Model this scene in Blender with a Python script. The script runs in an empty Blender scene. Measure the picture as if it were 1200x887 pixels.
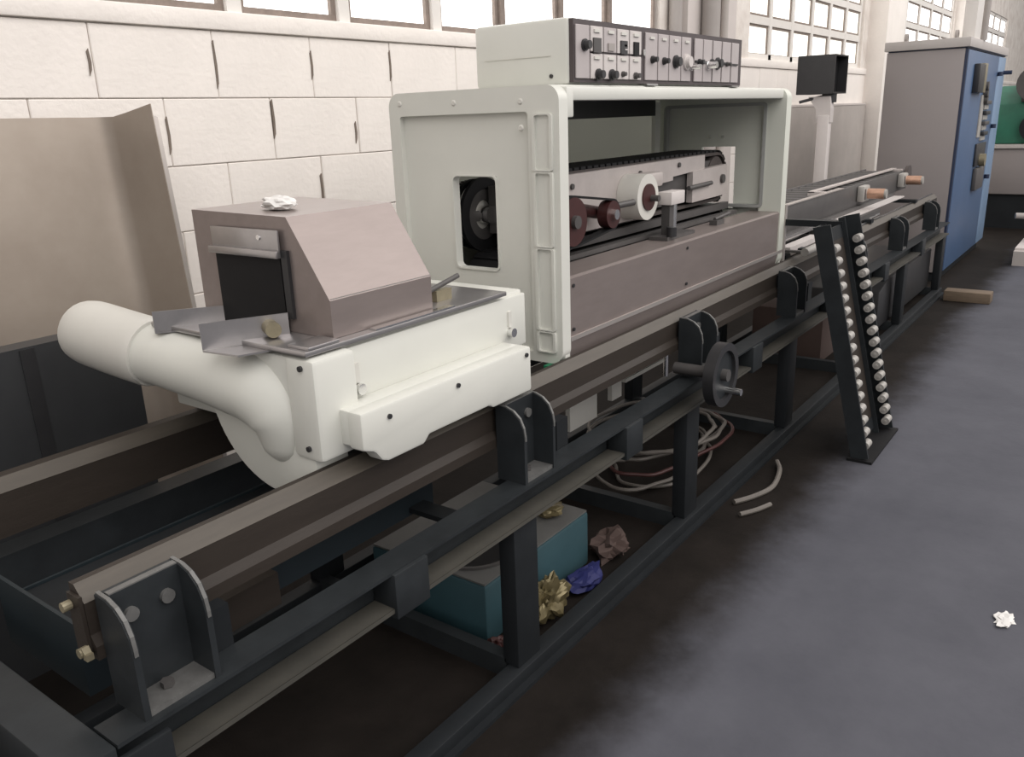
import bpy, bmesh, math, random
from mathutils import Vector, Matrix
random.seed(7)
S = bpy.context.scene
COL = S.collection
# ---------------------------------------------------------------- camera
cam_d = bpy.data.cameras.new('camera'); cam = bpy.data.objects.new('camera', cam_d); COL.objects.link(cam)
RIGHT = Vector((0.58931481, -0.80716009, -0.03465032)); DOWN = Vector((-0.26099, -0.14961102, -0.95367749)); FWD = Vector((0.76458634, 0.57105966, -0.2988287))
mw = Matrix.Identity(4)
for i in range(3):
    mw[i][0] = RIGHT[i]; mw[i][1] = -DOWN[i]; mw[i][2] = -FWD[i]
mw[2][3] = 1.55
cam.matrix_world = mw
cam_d.sensor_fit = 'HORIZONTAL'; cam_d.sensor_width = 36.0; cam_d.lens = 974.83 / 1200 * 36.0
cam_d.clip_start = 0.05; cam_d.clip_end = 200
S.camera = cam
# ---------------------------------------------------------------- light
W = bpy.data.worlds.new('world'); S.world = W; W.use_nodes = True
bg = W.node_tree.nodes['Background']; bg.inputs[0].default_value = (1.0, 0.965, 0.945, 1); bg.inputs[1].default_value = 0.5
def area(name, loc, target, sx, sy, power, col):
    d = bpy.data.lights.new(name, 'AREA'); d.shape = 'RECTANGLE'; d.size = sx; d.size_y = sy; d.energy = power; d.color = col
    o = bpy.data.objects.new(name, d); COL.objects.link(o); o.location = loc
    o.rotation_euler = (Vector(target) - Vector(loc)).to_track_quat('-Z', 'Y').to_euler(); return o
area('overhead_area_lamp', (7.0, -4.0, 7.0), (7.0, 1.6, 0.8), 30, 8.0, 1500, (1.0, 0.95, 0.92))  # broad unseen lamp added overhead to give the hall soft daylight
S.view_settings.view_transform = 'Standard'; S.view_settings.look = 'None'
S.view_settings.exposure = 0.2; S.view_settings.gamma = 1.0; S.view_settings.use_curve_mapping = False
# ---------------------------------------------------------------- materials
MATS = {}
def mat(name, col, rough=0.5, metal=0.0, var=0.12, scale=6.0, bump=0.0, bscale=60.0, col2=None, stretch=None, spec=0.5, emit=0.0, coat=0.0):
    m = bpy.data.materials.new(name); m.use_nodes = True; MATS[name] = m
    nt = m.node_tree; p = nt.nodes['Principled BSDF']; L = nt.links.new
    p.inputs['Roughness'].default_value = rough; p.inputs['Metallic'].default_value = metal
    p.inputs['Specular IOR Level'].default_value = spec; p.inputs['Coat Weight'].default_value = coat
    tc = nt.nodes.new('ShaderNodeTexCoord'); mp = nt.nodes.new('ShaderNodeMapping'); L(tc.outputs['Object'], mp.inputs[0])
    if stretch: mp.inputs['Scale'].default_value = stretch
    n = nt.nodes.new('ShaderNodeTexNoise'); n.inputs['Scale'].default_value = scale; n.inputs['Detail'].default_value = 6; n.inputs['Roughness'].default_value = 0.65
    L(mp.outputs[0], n.inputs['Vector'])
    r = nt.nodes.new('ShaderNodeValToRGB')
    c2 = col2 or tuple(c * (1 - var) for c in col)
    r.color_ramp.elements[0].position = 0.3; r.color_ramp.elements[1].position = 0.7
    r.color_ramp.elements[0].color = (*c2, 1); r.color_ramp.elements[1].color = (*col, 1)
    L(n.outputs['Fac'], r.inputs[0]); L(r.outputs[0], p.inputs['Base Color'])
    if bump:
        n2 = nt.nodes.new('ShaderNodeTexNoise'); n2.inputs['Scale'].default_value = bscale; n2.inputs['Detail'].default_value = 4
        L(mp.outputs[0], n2.inputs['Vector'])
        b = nt.nodes.new('ShaderNodeBump'); b.inputs['Strength'].default_value = bump; b.inputs['Distance'].default_value = 0.01
        L(n2.outputs['Fac'], b.inputs['Height']); L(b.outputs[0], p.inputs['Normal'])
    if emit:
        p.inputs['Emission Color'].default_value = (*col, 1); p.inputs['Emission Strength'].default_value = emit
    return m
mat('wall_paint', (0.885, 0.835, 0.785), 0.85, 0, 0.10, 2.0, 0.25, 40)
mat('mortar', (0.84, 0.80, 0.75), 0.95, 0, 0, 4.0, 0.3, 60, col2=(0.62, 0.56, 0.51))
mat('crack', (0.22, 0.18, 0.15), 0.95, 0, 0.3, 20)
mat('dado_grey', (0.47, 0.43, 0.40), 0.9, 0, 0.15, 3, 0.1)
mat('pilaster', (0.62, 0.57, 0.54), 0.9, 0, 0.1, 3, 0.1)
mat('pipe_grey', (0.36, 0.33, 0.31), 0.6, 0, 0.1)
mat('window_frame_brown', (0.26, 0.21, 0.18), 0.7, 0, 0.3, 20)
mat('window_frame_white', (0.78, 0.75, 0.71), 0.6, 0, 0.08)
mat('lit_pane', (1.0, 0.985, 0.965), 0.4, 0, 0.0, emit=1.6)
mat('lit_pane_frosted', (0.95, 0.93, 0.86), 0.5, 0, 0.0, emit=0.9)
mat('white_paint', (0.66, 0.665, 0.615), 0.42, 0, 0.05, 4, 0.04, 25)
mat('plastic_white', (0.62, 0.61, 0.565), 0.5, 0, 0.05, 5)
mat('grey_green', (0.64, 0.66, 0.59), 0.45, 0, 0.06, 3)
mat('inner_grey', (0.36, 0.37, 0.355), 0.4, 0, 0.1, 3)
mat('stainless', (0.295, 0.25, 0.235), 0.40, 0.5, 0.12, 7, 0.008, 30, stretch=(1, 4, 4))
mat('stainless_top', (0.52, 0.48, 0.455), 0.42, 0.7, 0.1, 9)
mat('stainless_grey', (0.46, 0.445, 0.445), 0.3, 0.8, 0.15, 14)
mat('sheet_metal', (0.36, 0.312, 0.265), 0.42, 0.45, 0, 2.2, 0.05, 12, col2=(0.285, 0.24, 0.20))
mat('dark_frame', (0.017, 0.0195, 0.022), 0.5, 0.0, 0.25, 7, 0.05, 30, spec=0.2)
mat('dark_frame_worn', (0.027, 0.031, 0.034), 0.42, 0.0, 0.35, 9, 0.05, 40, spec=0.25)
mat('frame_edge', (0.17, 0.17, 0.165), 0.45, 0.3, 0.3, 30)
mat('rail_brown', (0.036, 0.029, 0.024), 0.5, 0.0, 0.2, 5, 0.05, 30, stretch=(1, 5, 5), spec=0.25)
mat('rail_top', (0.078, 0.066, 0.052), 0.55, 0.0, 0.25, 8, stretch=(0.6, 5, 5))
mat('black_rubber', (0.009, 0.009, 0.010), 0.6, 0, 0.2, 20, spec=0.25)
mat('pale_steel', (0.075, 0.07, 0.057), 0.7, 0, 0, 3, col2=(0.035, 0.034, 0.03))
mat('bin_lid', (0.13, 0.13, 0.125), 0.6, 0, 0.2, 6)
mat('blue_tray', (0.018, 0.033, 0.044), 0.6, 0, 0.3, 6)
mat('black_plastic', (0.028, 0.028, 0.030), 0.4, 0, 0.2, 10)
mat('dark_grey', (0.09, 0.085, 0.083), 0.5, 0.2, 0.2, 10)
mat('belt_dark', (0.075, 0.062, 0.058), 0.7, 0, 0.3, 30)
mat('arm_pinkgrey', (0.50, 0.455, 0.435), 0.45, 0.1, 0.15, 9, 0.05)
mat('red_pulley', (0.065, 0.020, 0.019), 0.45, 0.2, 0.3, 14)
mat('chrome', (0.80, 0.80, 0.79), 0.2, 1.0, 0.05)
mat('copper', (0.62, 0.38, 0.27), 0.4, 0.6, 0.2, 20)
mat('brass', (0.30, 0.265, 0.18), 0.45, 0.4, 0.25, 30)
mat('module_grey', (0.46, 0.42, 0.415), 0.5, 0.1, 0.06, 15)
mat('module_pale', (0.60, 0.56, 0.54), 0.5, 0, 0.06, 15)
mat('panel_dark', (0.075, 0.06, 0.062), 0.5, 0.1, 0.15, 15)
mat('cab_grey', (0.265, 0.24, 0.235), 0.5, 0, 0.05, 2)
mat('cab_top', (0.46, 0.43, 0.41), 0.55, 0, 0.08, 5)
mat('cab_blue', (0.065, 0.115, 0.215), 0.42, 0, 0.12, 3)
mat('cab_edge', (0.015, 0.025, 0.06), 0.5, 0, 0.1)
mat('cab_paleblue', (0.17, 0.26, 0.39), 0.42, 0, 0.1, 3)
mat('green_machine', (0.03, 0.17, 0.11), 0.45, 0, 0.3, 5)
mat('green_foot', (0.01, 0.22, 0.10), 0.5, 0, 0.2)
mat('teal_box', (0.034, 0.083, 0.10), 0.55, 0, 0.2, 6)
mat('teal_dark', (0.009, 0.017, 0.022), 0.55, 0, 0.3, 6)
mat('slate_panel', (0.040, 0.042, 0.045), 0.5, 0.1, 0.3, 2.5)
mat('foil', (0.20, 0.165, 0.085), 0.35, 0.5, 0.4, 14)
mat('blue_cloth', (0.008, 0.012, 0.10), 0.7, 0, 0.3, 12)
mat('hose_pale', (0.15, 0.135, 0.12), 0.5, 0, 0.2, 9)
mat('hose_red', (0.07, 0.022, 0.02), 0.5, 0, 0.3, 9)
mat('wood', (0.17, 0.125, 0.085), 0.75, 0, 0.3, 6, 0.15, 40, stretch=(6, 1, 6))
mat('paper', (0.74, 0.73, 0.71), 0.9, 0, 0.04, 10)
mat('wheel_white', (0.37, 0.355, 0.33), 0.45, 0, 0.15, 30)
mat('cardboard', (0.07, 0.045, 0.038), 0.85, 0, 0.15, 8)
def smoked():
    m = bpy.data.materials.new('smoked_window'); m.use_nodes = True; MATS['smoked_window'] = m
    nt = m.node_tree; p = nt.nodes['Principled BSDF']; out = nt.nodes['Material Output']
    p.inputs['Base Color'].default_value = (0.30, 0.31, 0.29, 1); p.inputs['Roughness'].default_value = 0.35
    t = nt.nodes.new('ShaderNodeBsdfTranslucent'); t.inputs[0].default_value = (0.46, 0.47, 0.44, 1)
    n = nt.nodes.new('ShaderNodeTexNoise'); n.inputs['Scale'].default_value = 2.0
    r = nt.nodes.new('ShaderNodeMapRange'); r.inputs['To Min'].default_value = 0.66; r.inputs['To Max'].default_value = 0.76
    x = nt.nodes.new('ShaderNodeMixShader')
    nt.links.new(n.outputs['Fac'], r.inputs['Value']); nt.links.new(r.outputs[0], x.inputs[0])
    nt.links.new(p.outputs[0], x.inputs[1]); nt.links.new(t.outputs[0], x.inputs[2]); nt.links.new(x.outputs[0], out.inputs[0])
smoked()
# floor: bluish grey aisle, much darker brown band along the machine (ragged edge between them)
def floor_material():
    m = bpy.data.materials.new('floor_concrete'); m.use_nodes = True; MATS['floor'] = m
    nt = m.node_tree; p = nt.nodes['Principled BSDF']; L = nt.links.new
    tc = nt.nodes.new('ShaderNodeTexCoord'); sx = nt.nodes.new('ShaderNodeSeparateXYZ'); L(tc.outputs['Object'], sx.inputs[0])
    def noise(scale, detail=6):
        n = nt.nodes.new('ShaderNodeTexNoise'); n.inputs['Scale'].default_value = scale; n.inputs['Detail'].default_value = detail; n.inputs['Roughness'].default_value = 0.65
        L(tc.outputs['Object'], n.inputs['Vector']); return n
    def math_(op, a, b):
        n = nt.nodes.new('ShaderNodeMath'); n.operation = op
        for k, v in ((0, a), (1, b)):
            if isinstance(v, (int, float)): n.inputs[k].default_value = v
            else: L(v, n.inputs[k])
        return n.outputs[0]
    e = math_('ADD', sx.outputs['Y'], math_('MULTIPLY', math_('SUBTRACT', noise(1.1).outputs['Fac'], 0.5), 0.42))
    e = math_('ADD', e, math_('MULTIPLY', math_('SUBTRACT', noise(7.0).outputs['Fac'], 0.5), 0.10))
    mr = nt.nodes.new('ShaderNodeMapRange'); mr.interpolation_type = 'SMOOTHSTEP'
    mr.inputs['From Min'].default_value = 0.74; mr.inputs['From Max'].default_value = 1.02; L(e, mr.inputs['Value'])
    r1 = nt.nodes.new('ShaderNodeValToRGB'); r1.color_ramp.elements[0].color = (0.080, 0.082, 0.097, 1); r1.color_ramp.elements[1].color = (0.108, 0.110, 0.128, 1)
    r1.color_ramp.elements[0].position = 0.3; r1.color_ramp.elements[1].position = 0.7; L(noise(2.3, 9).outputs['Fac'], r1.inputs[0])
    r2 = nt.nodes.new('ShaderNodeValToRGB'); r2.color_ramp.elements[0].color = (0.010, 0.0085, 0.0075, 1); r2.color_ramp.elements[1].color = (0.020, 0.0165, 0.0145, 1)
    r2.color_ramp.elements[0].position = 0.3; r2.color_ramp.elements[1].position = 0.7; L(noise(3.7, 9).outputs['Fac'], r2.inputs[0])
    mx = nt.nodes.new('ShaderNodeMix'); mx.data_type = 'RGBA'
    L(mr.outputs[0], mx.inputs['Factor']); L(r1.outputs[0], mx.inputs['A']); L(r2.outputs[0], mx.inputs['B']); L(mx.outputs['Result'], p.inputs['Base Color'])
    p.inputs['Roughness'].default_value = 0.65; p.inputs['Specular IOR Level'].default_value = 0.08
    b = nt.nodes.new('ShaderNodeBump'); b.inputs['Strength'].default_value = 0.15; b.inputs['Distance'].default_value = 0.01
    L(noise(35).outputs['Fac'], b.inputs['Height']); L(b.outputs[0], p.inputs['Normal'])
floor_material()
# ---------------------------------------------------------------- mesh helpers (world coordinates)
def NB(): return bmesh.new()
def box(bm, x0, x1, y0, y1, z0, z1, bev=0.0, seg=2):
    r = bmesh.ops.create_cube(bm, size=1.0)['verts']
    for v in r:
        v.co = Vector(((x0 + x1) / 2 + v.co.x * (x1 - x0), (y0 + y1) / 2 + v.co.y * (y1 - y0), (z0 + z1) / 2 + v.co.z * (z1 - z0)))
    if bev:
        es = list({e for v in r for e in v.link_edges})
        bmesh.ops.bevel(bm, geom=es, offset=bev, segments=seg, affect='EDGES', profile=0.5)
    return bm
def cyl(bm, p0, p1, r, seg=20, r2=None):
    p0 = Vector(p0); p1 = Vector(p1); d = p1 - p0
    q = d.to_track_quat('Z', 'Y').to_matrix().to_4x4()
    bmesh.ops.create_cone(bm, cap_ends=True, segments=seg, radius1=r, radius2=r if r2 is None else r2, depth=d.length, matrix=Matrix.Translation((p0 + p1) / 2) @ q)
    return bm
AX = {'x': lambda a, u, v: (a, u, v), 'y': lambda a, u, v: (u, a, v), 'z': lambda a, u, v: (u, v, a)}
def prism(bm, pts, ax, a, b, bev=0.0):
    f = AX[ax]
    A = [bm.verts.new(f(a, u, v)) for u, v in pts]; Bv = [bm.verts.new(f(b, u, v)) for u, v in pts]
    n = len(pts); fs = [bm.faces.new(A), bm.faces.new(Bv[::-1])]
    for i in range(n): fs.append(bm.faces.new((A[i], Bv[i], Bv[(i + 1) % n], A[(i + 1) % n])))
    bmesh.ops.recalc_face_normals(bm, faces=fs)
    if bev: bmesh.ops.bevel(bm, geom=list({e for f_ in fs for e in f_.edges}), offset=bev, segments=2, affect='EDGES', profile=0.5)
    return bm
def ring(bm, outer, inner, ax, a, b):
    f = AX[ax]; n = len(outer)
    O0 = [bm.verts.new(f(a, *p)) for p in outer]; O1 = [bm.verts.new(f(b, *p)) for p in outer]
    I0 = [bm.verts.new(f(a, *p)) for p in inner]; I1 = [bm.verts.new(f(b, *p)) for p in inner]
    fs = []
    for i in range(n):
        j = (i + 1) % n
        for q in ((O0[i], O0[j], I0[j], I0[i]), (O1[i], I1[i], I1[j], O1[j]), (O0[i], O1[i], O1[j], O0[j]), (I0[i], I0[j], I1[j], I1[i])): fs.append(bm.faces.new(q))
    bmesh.ops.recalc_face_normals(bm, faces=fs); return bm
def rrect(u0, u1, v0, v1, r, n=5):
    out = []
    for cu, cv, a0 in ((u1 - r, v1 - r, 0), (u0 + r, v1 - r, 90), (u0 + r, v0 + r, 180), (u1 - r, v0 + r, 270)):
        for k in range(n + 1):
            a = math.radians(a0 + 90 * k / n); out.append((cu + r * math.cos(a), cv + r * math.sin(a)))
    return out
def circ(cu, cv, r, n=28): return [(cu + r * math.cos(2 * math.pi * k / n), cv + r * math.sin(2 * math.pi * k / n)) for k in range(n)]
def stadium(u0, u1, cv, h, n=12):
    out = []
    for k in range(n + 1):
        a = math.radians(-90 + 180 * k / n); out.append((u1 - h + h * math.cos(a), cv + h * math.sin(a)))
    for k in range(n + 1):
        a = math.radians(90 + 180 * k / n); out.append((u0 + h + h * math.cos(a), cv + h * math.sin(a)))
    return out
def smoothpath(pts, sub=6):
    P = [Vector(p) for p in pts]; out = []
    for i in range(len(P) - 1):
        p0 = P[max(i - 1, 0)]; p1 = P[i]; p2 = P[i + 1]; p3 = P[min(i + 2, len(P) - 1)]
        for k in range(sub):
            t = k / sub
            out.append(0.5 * ((2 * p1) + (p2 - p0) * t + (2 * p0 - 5 * p1 + 4 * p2 - p3) * t * t + (3 * p1 - p0 - 3 * p2 + p3) * t ** 3))
    out.append(P[-1]); return out
def tube(bm, pts, r, seg=10):
    P = [Vector(p) for p in pts]; R = r if isinstance(r, list) else [r] * len(P)
    rings = []; up = None
    for i, p in enumerate(P):
        d = (P[min(i + 1, len(P) - 1)] - P[max(i - 1, 0)]).normalized()
        if up is None: up = d.orthogonal().normalized()
        up = (up - d * up.dot(d)).normalized(); s = d.cross(up)
        rings.append([bm.verts.new(p + (up * math.cos(2 * math.pi * k / seg) + s * math.sin(2 * math.pi * k / seg)) * R[i]) for k in range(seg)])
    for a, b in zip(rings, rings[1:]):
        for k in range(seg): bm.faces.new((a[k], a[(k + 1) % seg], b[(k + 1) % seg], b[k]))
    bm.faces.new(rings[0][::-1]); bm.faces.new(rings[-1]); return bm
def interp(rs, n):
    out = []
    for i in range(n):
        t = i / (n - 1) * (len(rs) - 1); k = min(int(t), len(rs) - 2); out.append(rs[k] + (rs[k + 1] - rs[k]) * (t - k))
    return out
def wloc(o):
    v = Vector((0, 0, 0))
    while o: v += o.location; o = o.parent
    return v
def obj(name, bm, m, parent=None, label=None, smooth=28, origin=None):
    me = bpy.data.meshes.new(name)
    if parent is not None: off = wloc(parent)
    else: off = Vector(origin) if origin else Vector((0, 0, 0))
    if parent is not None and origin: off = Vector(origin)
    bmesh.ops.translate(bm, verts=bm.verts, vec=-off)
    bmesh.ops.recalc_face_normals(bm, faces=bm.faces)
    bm.to_mesh(me); bm.free()
    me.materials.append(MATS[m])
    if smooth:
        for p in me.polygons: p.use_smooth = True
        me.set_sharp_from_angle(angle=math.radians(smooth))
    o = bpy.data.objects.new(name, me); COL.objects.link(o)
    if parent is not None:
        o.parent = parent; o.location = off - wloc(parent)
    else: o.location = off
    if label: o['label'] = label
    return o
def tag(o, label, cat, group=None):
    o['label'] = label; o['category'] = cat
    if group: o['group'] = group
    return o
def thing(name, label, cat, loc, group=None):
    o = bpy.data.objects.new(name, None); COL.objects.link(o); o.location = loc; o.empty_display_size = 0.1
    return tag(o, label, cat, group)
def struct(name, bm, m, smooth=35):
    o = obj(name, bm, m, smooth=smooth); o['kind'] = 'structure'; return o
def part(name, m, parent, *boxes, bev=0.0, label=None):
    bm = NB()
    for b in boxes: box(bm, *b, bev=bev)
    return obj(name, bm, m, parent, label)
def dup(o, dv, parent):
    c = o.copy(); COL.objects.link(c); c.parent = parent; c.location = o.location + Vector(dv); return c
def rod(name, m, parent, p0, p1, r, seg=16, r2=None, label=None): return obj(name, cyl(NB(), p0, p1, r, seg, r2), m, parent, label)
def crumple(name, m, center, size, parent=None, seed=0, amp=0.35, sub=3):
    rnd = random.Random(seed); bm = NB(); bmesh.ops.create_icosphere(bm, subdivisions=sub, radius=1.0)
    from mathutils import noise
    for v in bm.verts:
        d = 1 + amp * noise.noise(v.co * 2.1 + Vector((seed * 3.7, 0, 0))) + 0.5 * amp * noise.noise(v.co * 5.3 + Vector((0, seed, 0)))
        c = v.co * d
        v.co = Vector((center[0] + c.x * size[0], center[1] + c.y * size[1], max(center[2] + c.z * size[2], center[2] - size[2] * 0.75)))
    lo = min(v.co.z for v in bm.verts)
    return obj(name, bm, m, parent, smooth=20, origin=(center[0], center[1], lo))

# ================================================================ SETTING
WY = 3.0      # inner face of the long block wall
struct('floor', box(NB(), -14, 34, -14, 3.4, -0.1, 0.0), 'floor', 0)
SILL = 1.99; HEAD = 3.35; TOP = 4.6
WIN1 = [(1.735, 2.235), (2.305, 2.83), (2.895, 3.47), (3.535, 4.05), (4.09, 4.66), (4.70, 5.255), (5.30, 5.96)]
WIN2 = (7.75, 11.5); WIN3 = (13.0, 17.3); WIN4 = (18.4, 24.0)
wb = NB(); Y1 = WY + 0.012
box(wb, -10, 33, Y1, 3.3, 0, SILL - 0.07); box(wb, -10, 33, Y1, 3.3, HEAD, TOP)
edges = [-10] + [v for w in [(WIN1[0][0] - 0.03, WIN1[-1][1] + 0.03), WIN2, WIN3, WIN4] for v in w] + [33]
for a, b in zip(edges[::2], edges[1::2]): box(wb, a, b, WY, 3.3, SILL - 0.07, HEAD)
wall = struct('wall_back', wb, 'mortar', 0)
obj('window_sill', box(NB(), -10, 33, WY - 0.015, 3.3, SILL - 0.072, SILL - 0.002, bev=0.006), 'wall_paint', wall)
# individual blocks 0.49 x 0.245
blk = None; PW = 0.4935; rows = [(1.665, 1.917), (1.415, 1.665), (1.165, 1.415), (0.915, 1.165), (0.665, 0.915), (0.415, 0.665)]
rnd = random.Random(3)
for ri, (z0, z1) in enumerate(rows):
    x = 2.139 + (PW / 2 if ri % 2 else 0) - 3 * PW
    if ri > 3: x = x + 0
    while x < 8.6:
        if blk is None:
            blk = obj('block', box(NB(), 0.0015, PW - 0.0015, 0, 0.03, 0.0015, 0.2485, bev=0.003, seg=1), 'wall_paint', wall, origin=(0, 0, 0)); b = blk
        else:
            b = blk.copy(); COL.objects.link(b); b.parent = wall
        b.location = (x, WY + rnd.uniform(-0.0025, 0.0025), z0); x += PW
# remaining block area as plain plaster (too far / hidden to pick blocks apart)
obj('plaster_skin', box(box(box(NB(), -10, 0.62, WY, Y1 + 0.01, 0, SILL - 0.075), 8.85, 33, WY, Y1 + 0.01, 0, SILL - 0.075), 0.6, 8.9, WY, Y1 + 0.01, 0, 0.412), 'wall_paint', wall)
# open cracks in a few vertical joints
for (x, z0, z1) in ((2.139, 1.70, 1.88), (2.63, 1.74, 1.86), (3.122, 1.74, 1.88), (2.86, 1.46, 1.56), (2.39, 1.5, 1.66), (1.89, 1.46, 1.6), (2.62, 1.2, 1.34), (1.63, 1.74, 1.83)):
    pts = [(x - 0.006, z0), (x + 0.004, z0 + 0.02), (x + 0.007, (z0 + z1) / 2), (x + 0.003, z1), (x - 0.005, z1 - 0.01), (x - 0.003, (z0 + z1) / 2)]
    obj('joint_crack', prism(NB(), pts, 'y', WY - 0.004, WY + 0.01), 'crack', wall, smooth=0)
# ---- windows
wn = 0
def mesh_frame(bm, a, b, z0, z1, t, y0, y1):
    box(bm, a, a + t, y0, y1, z0, z1); box(bm, b - t, b, y0, y1, z0, z1); box(bm, a + t, b - t, y0, y1, z0, z0 + t); box(bm, a + t, b - t, y0, y1, z1 - t, z1)
for i, (a, b) in enumerate(WIN1):
    wn += 1; bm = NB(); mesh_frame(bm, a, b, SILL, HEAD, 0.028, WY + 0.03, WY + 0.09)
    w = struct(f'window_{wn}', bm, 'window_frame_brown')
    obj('pane', box(NB(), a + 0.028, b - 0.028, WY + 0.05, WY + 0.06, SILL + 0.028, HEAD - 0.028), 'lit_pane', w)
    if i < 6:
        nx = WIN1[i + 1][0]
        obj('mullion_post', box(NB(), b, nx, WY + 0.01, WY + 0.1, SILL, HEAD), 'window_frame_white' if i < 3 else 'window_frame_brown', w)
def grid_window(a, b, z0, z1, nx, nz, m):
    global wn
    wn += 1; bm = NB(); mesh_frame(bm, a, b, z0, z1, 0.05, WY + 0.03, WY + 0.10)
    w = struct(f'window_{wn}', bm, 'window_frame_white')
    dx = (b - a) / nx; dz = (z1 - z0) / nz
    for i in range(1, nx): obj('mullion', box(NB(), a + i * dx - 0.035, a + i * dx + 0.035, WY + 0.03, WY + 0.09, z0, z1), 'window_frame_white', w)
    for k in range(1, nz): obj('transom', box(NB(), a, b, WY + 0.032, WY + 0.088, z0 + k * dz - 0.035, z0 + k * dz + 0.035), 'window_frame_white', w)
    for i in range(nx):
        for k in range(nz):
            x0 = a + i * dx + 0.035; x1 = a + (i + 1) * dx - 0.035; q0 = z0 + k * dz + 0.035; q1 = z0 + (k + 1) * dz - 0.035
            g = NB(); mesh_frame(g, x0, x1, q0, q1, 0.022, WY + 0.045, WY + 0.075)
            f = obj('pane_frame', g, 'window_frame_brown', w)
            obj('pane', box(NB(), x0 + 0.022, x1 - 0.022, WY + 0.055, WY + 0.065, q0 + 0.022, q1 - 0.022), m, f)
grid_window(WIN2[0], WIN2[1], SILL, HEAD, 6, 4, 'lit_pane_frosted')
grid_window(WIN3[0], WIN3[1], SILL + 0.3, HEAD, 5, 3, 'lit_pane')
grid_window(WIN4[0], WIN4[1], SILL + 0.3, HEAD, 6, 3, 'lit_pane')
struct('trim_1', box(NB(), 6.25, 7.2, WY - 0.10, WY + 0.02, 0, TOP, bev=0.01), 'pilaster')
struct('trim_2', box(NB(), 11.75, 12.7, WY - 0.22, WY + 0.02, 0, TOP, bev=0.01), 'wall_paint')
struct('trim_3', box(NB(), 17.4, 18.3, WY - 0.22, WY + 0.02, 0, TOP, bev=0.01), 'wall_paint')
struct('wall_end', box(NB(), 33, 33.2, -14, 3.3, 0, TOP), 'wall_paint', 0)
for k, (x, r, m) in enumerate(((6.13, 0.05, 'pipe_grey'), (6.50, 0.07, 'pipe_grey'), (6.86, 0.03, 'dado_grey'))):
    tag(obj('drain_pipe', cyl(NB(), (x, WY - 0.10 - r - 0.005 if x > 6.25 else WY - r - 0.005, 0.0), (x, WY - 0.10 - r - 0.005 if x > 6.25 else WY - r - 0.005, TOP), r, 20), m),
        ('grey vertical pipe against the wall beside the brown window frames', 'thick grey vertical pipe on the middle of the wall pilaster', 'thin pale vertical pipe on the wall pilaster next to the thick pipe')[k], 'pipe')
gb = thing('grey_board', 'large grey board standing against the wall below the many-paned window', 'board', (10.3, 2.9, 0))
part('board_sheet', 'dado_grey', gb, (8.85, 11.72, WY - 0.05, WY - 0.01, 0.0, 1.555))
part('edge_strip', 'pilaster', gb, (8.85, 11.72, WY - 0.055, WY - 0.008, 1.555, 1.575))

# ================================================================ MACHINE FRAME
X0, X1 = 0.50, 7.75
fr = thing('machine_frame', 'long dark steel bench frame carrying two parallel rails beside the aisle', 'machine frame', ((X0 + X1) / 2, 1.65, 0))
def channel(y, sgn, name):      # C-section opening to sgn*-Y
    y0 = y; w = 0.075 * sgn
    pts = [(y0, 0.500), (y0 + w, 0.500), (y0 + w, 0.600), (y0, 0.600), (y0, 0.592), (y0 + w - 0.008 * sgn, 0.592), (y0 + w - 0.008 * sgn, 0.508), (y0, 0.508)]
    return obj(name, prism(NB(), pts, 'x', X0, X1), 'dark_frame_worn', fr, smooth=0)
fc = channel(1.20, 1, 'front_channel'); channel(2.11, -1, 'back_channel')
obj('pale_lip', box(box(NB(), 0.59, X1, 1.199, 1.262, 0.508, 0.510), 0.59, X1, 1.1985, 1.2, 0.499, 0.510), 'pale_steel', fc, smooth=0)  # lower flange coloured paler and yellower than the rest of the channel
for name, y in (('floor_beam', 1.20), ('floor_beam', 2.05)):
    obj(name, box(box(NB(), X0, X1, y, y + 0.055, 0.0, 0.05, bev=0.004), X0, X1, y - 0.022, y + 0.001, 0.0, 0.012), 'dark_frame', fr)
POST = [0.56, 1.665, 2.76, 3.90, 5.10, 6.30, 7.68]
for x in POST:
    for y in (1.215, 2.05):
        obj('post', box(NB(), x - 0.055, x + 0.055, y, y + 0.055, 0.05, 0.5, bev=0.004), 'dark_frame', fr)
    obj('cross_member', box(NB(), x - 0.055, x - 0.015, 1.262, 2.055, 0.0, 0.065), 'dark_frame_worn', fr)
obj('end_beam', box(NB(), 0.415, 0.498, 1.20, 2.11, 0.50, 0.598, bev=0.004), 'dark_frame_worn', fr)
obj('end_post', box(NB(), 0.47, 0.585, 1.185, 1.199, 0.0, 0.58, bev=0.003), 'dark_frame', fr)
for x in (1.19, 2.25, 3.35, 4.5, 5.6, 6.7):
    obj('gusset', box(NB(), x - 0.055, x + 0.055, 1.19, 1.262, 0.484, 0.596, bev=0.003), 'dark_frame_worn', fr)
def rail(name, y0, y1, lip):
    pts = [(y0, 0.735), (y0, 0.796), (y0 + 0.026, 0.8255), (y1, 0.8255), (y1, 0.69)] + ([(y0 - 0.012, 0.69), (y0 - 0.012, 0.716)] if lip else [(y0, 0.69)])
    o = obj(name, prism(NB(), pts, 'x', 0.545, X1), 'rail_brown', fr, smooth=0)
    obj('rail_chamfer', prism(NB(), [(y0 - 0.001, 0.797), (y0 + 0.025, 0.8265), (y0 + 0.027, 0.8257), (y0 + 0.001, 0.796)], 'x', 0.545, X1), 'rail_top', o, smooth=0)  # light on the sloping facet painted in as a paler strip
    return o
r1 = rail('front_rail', 1.320, 1.362, True); r2 = rail('back_rail', 1.985, 2.045, False)
r2.location.z -= 0.024
obj('rail_end_plate', box(NB(), 0.538, 0.5445, 1.322, 1.362, 0.70, 0.81), 'rail_brown', r1)
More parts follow.
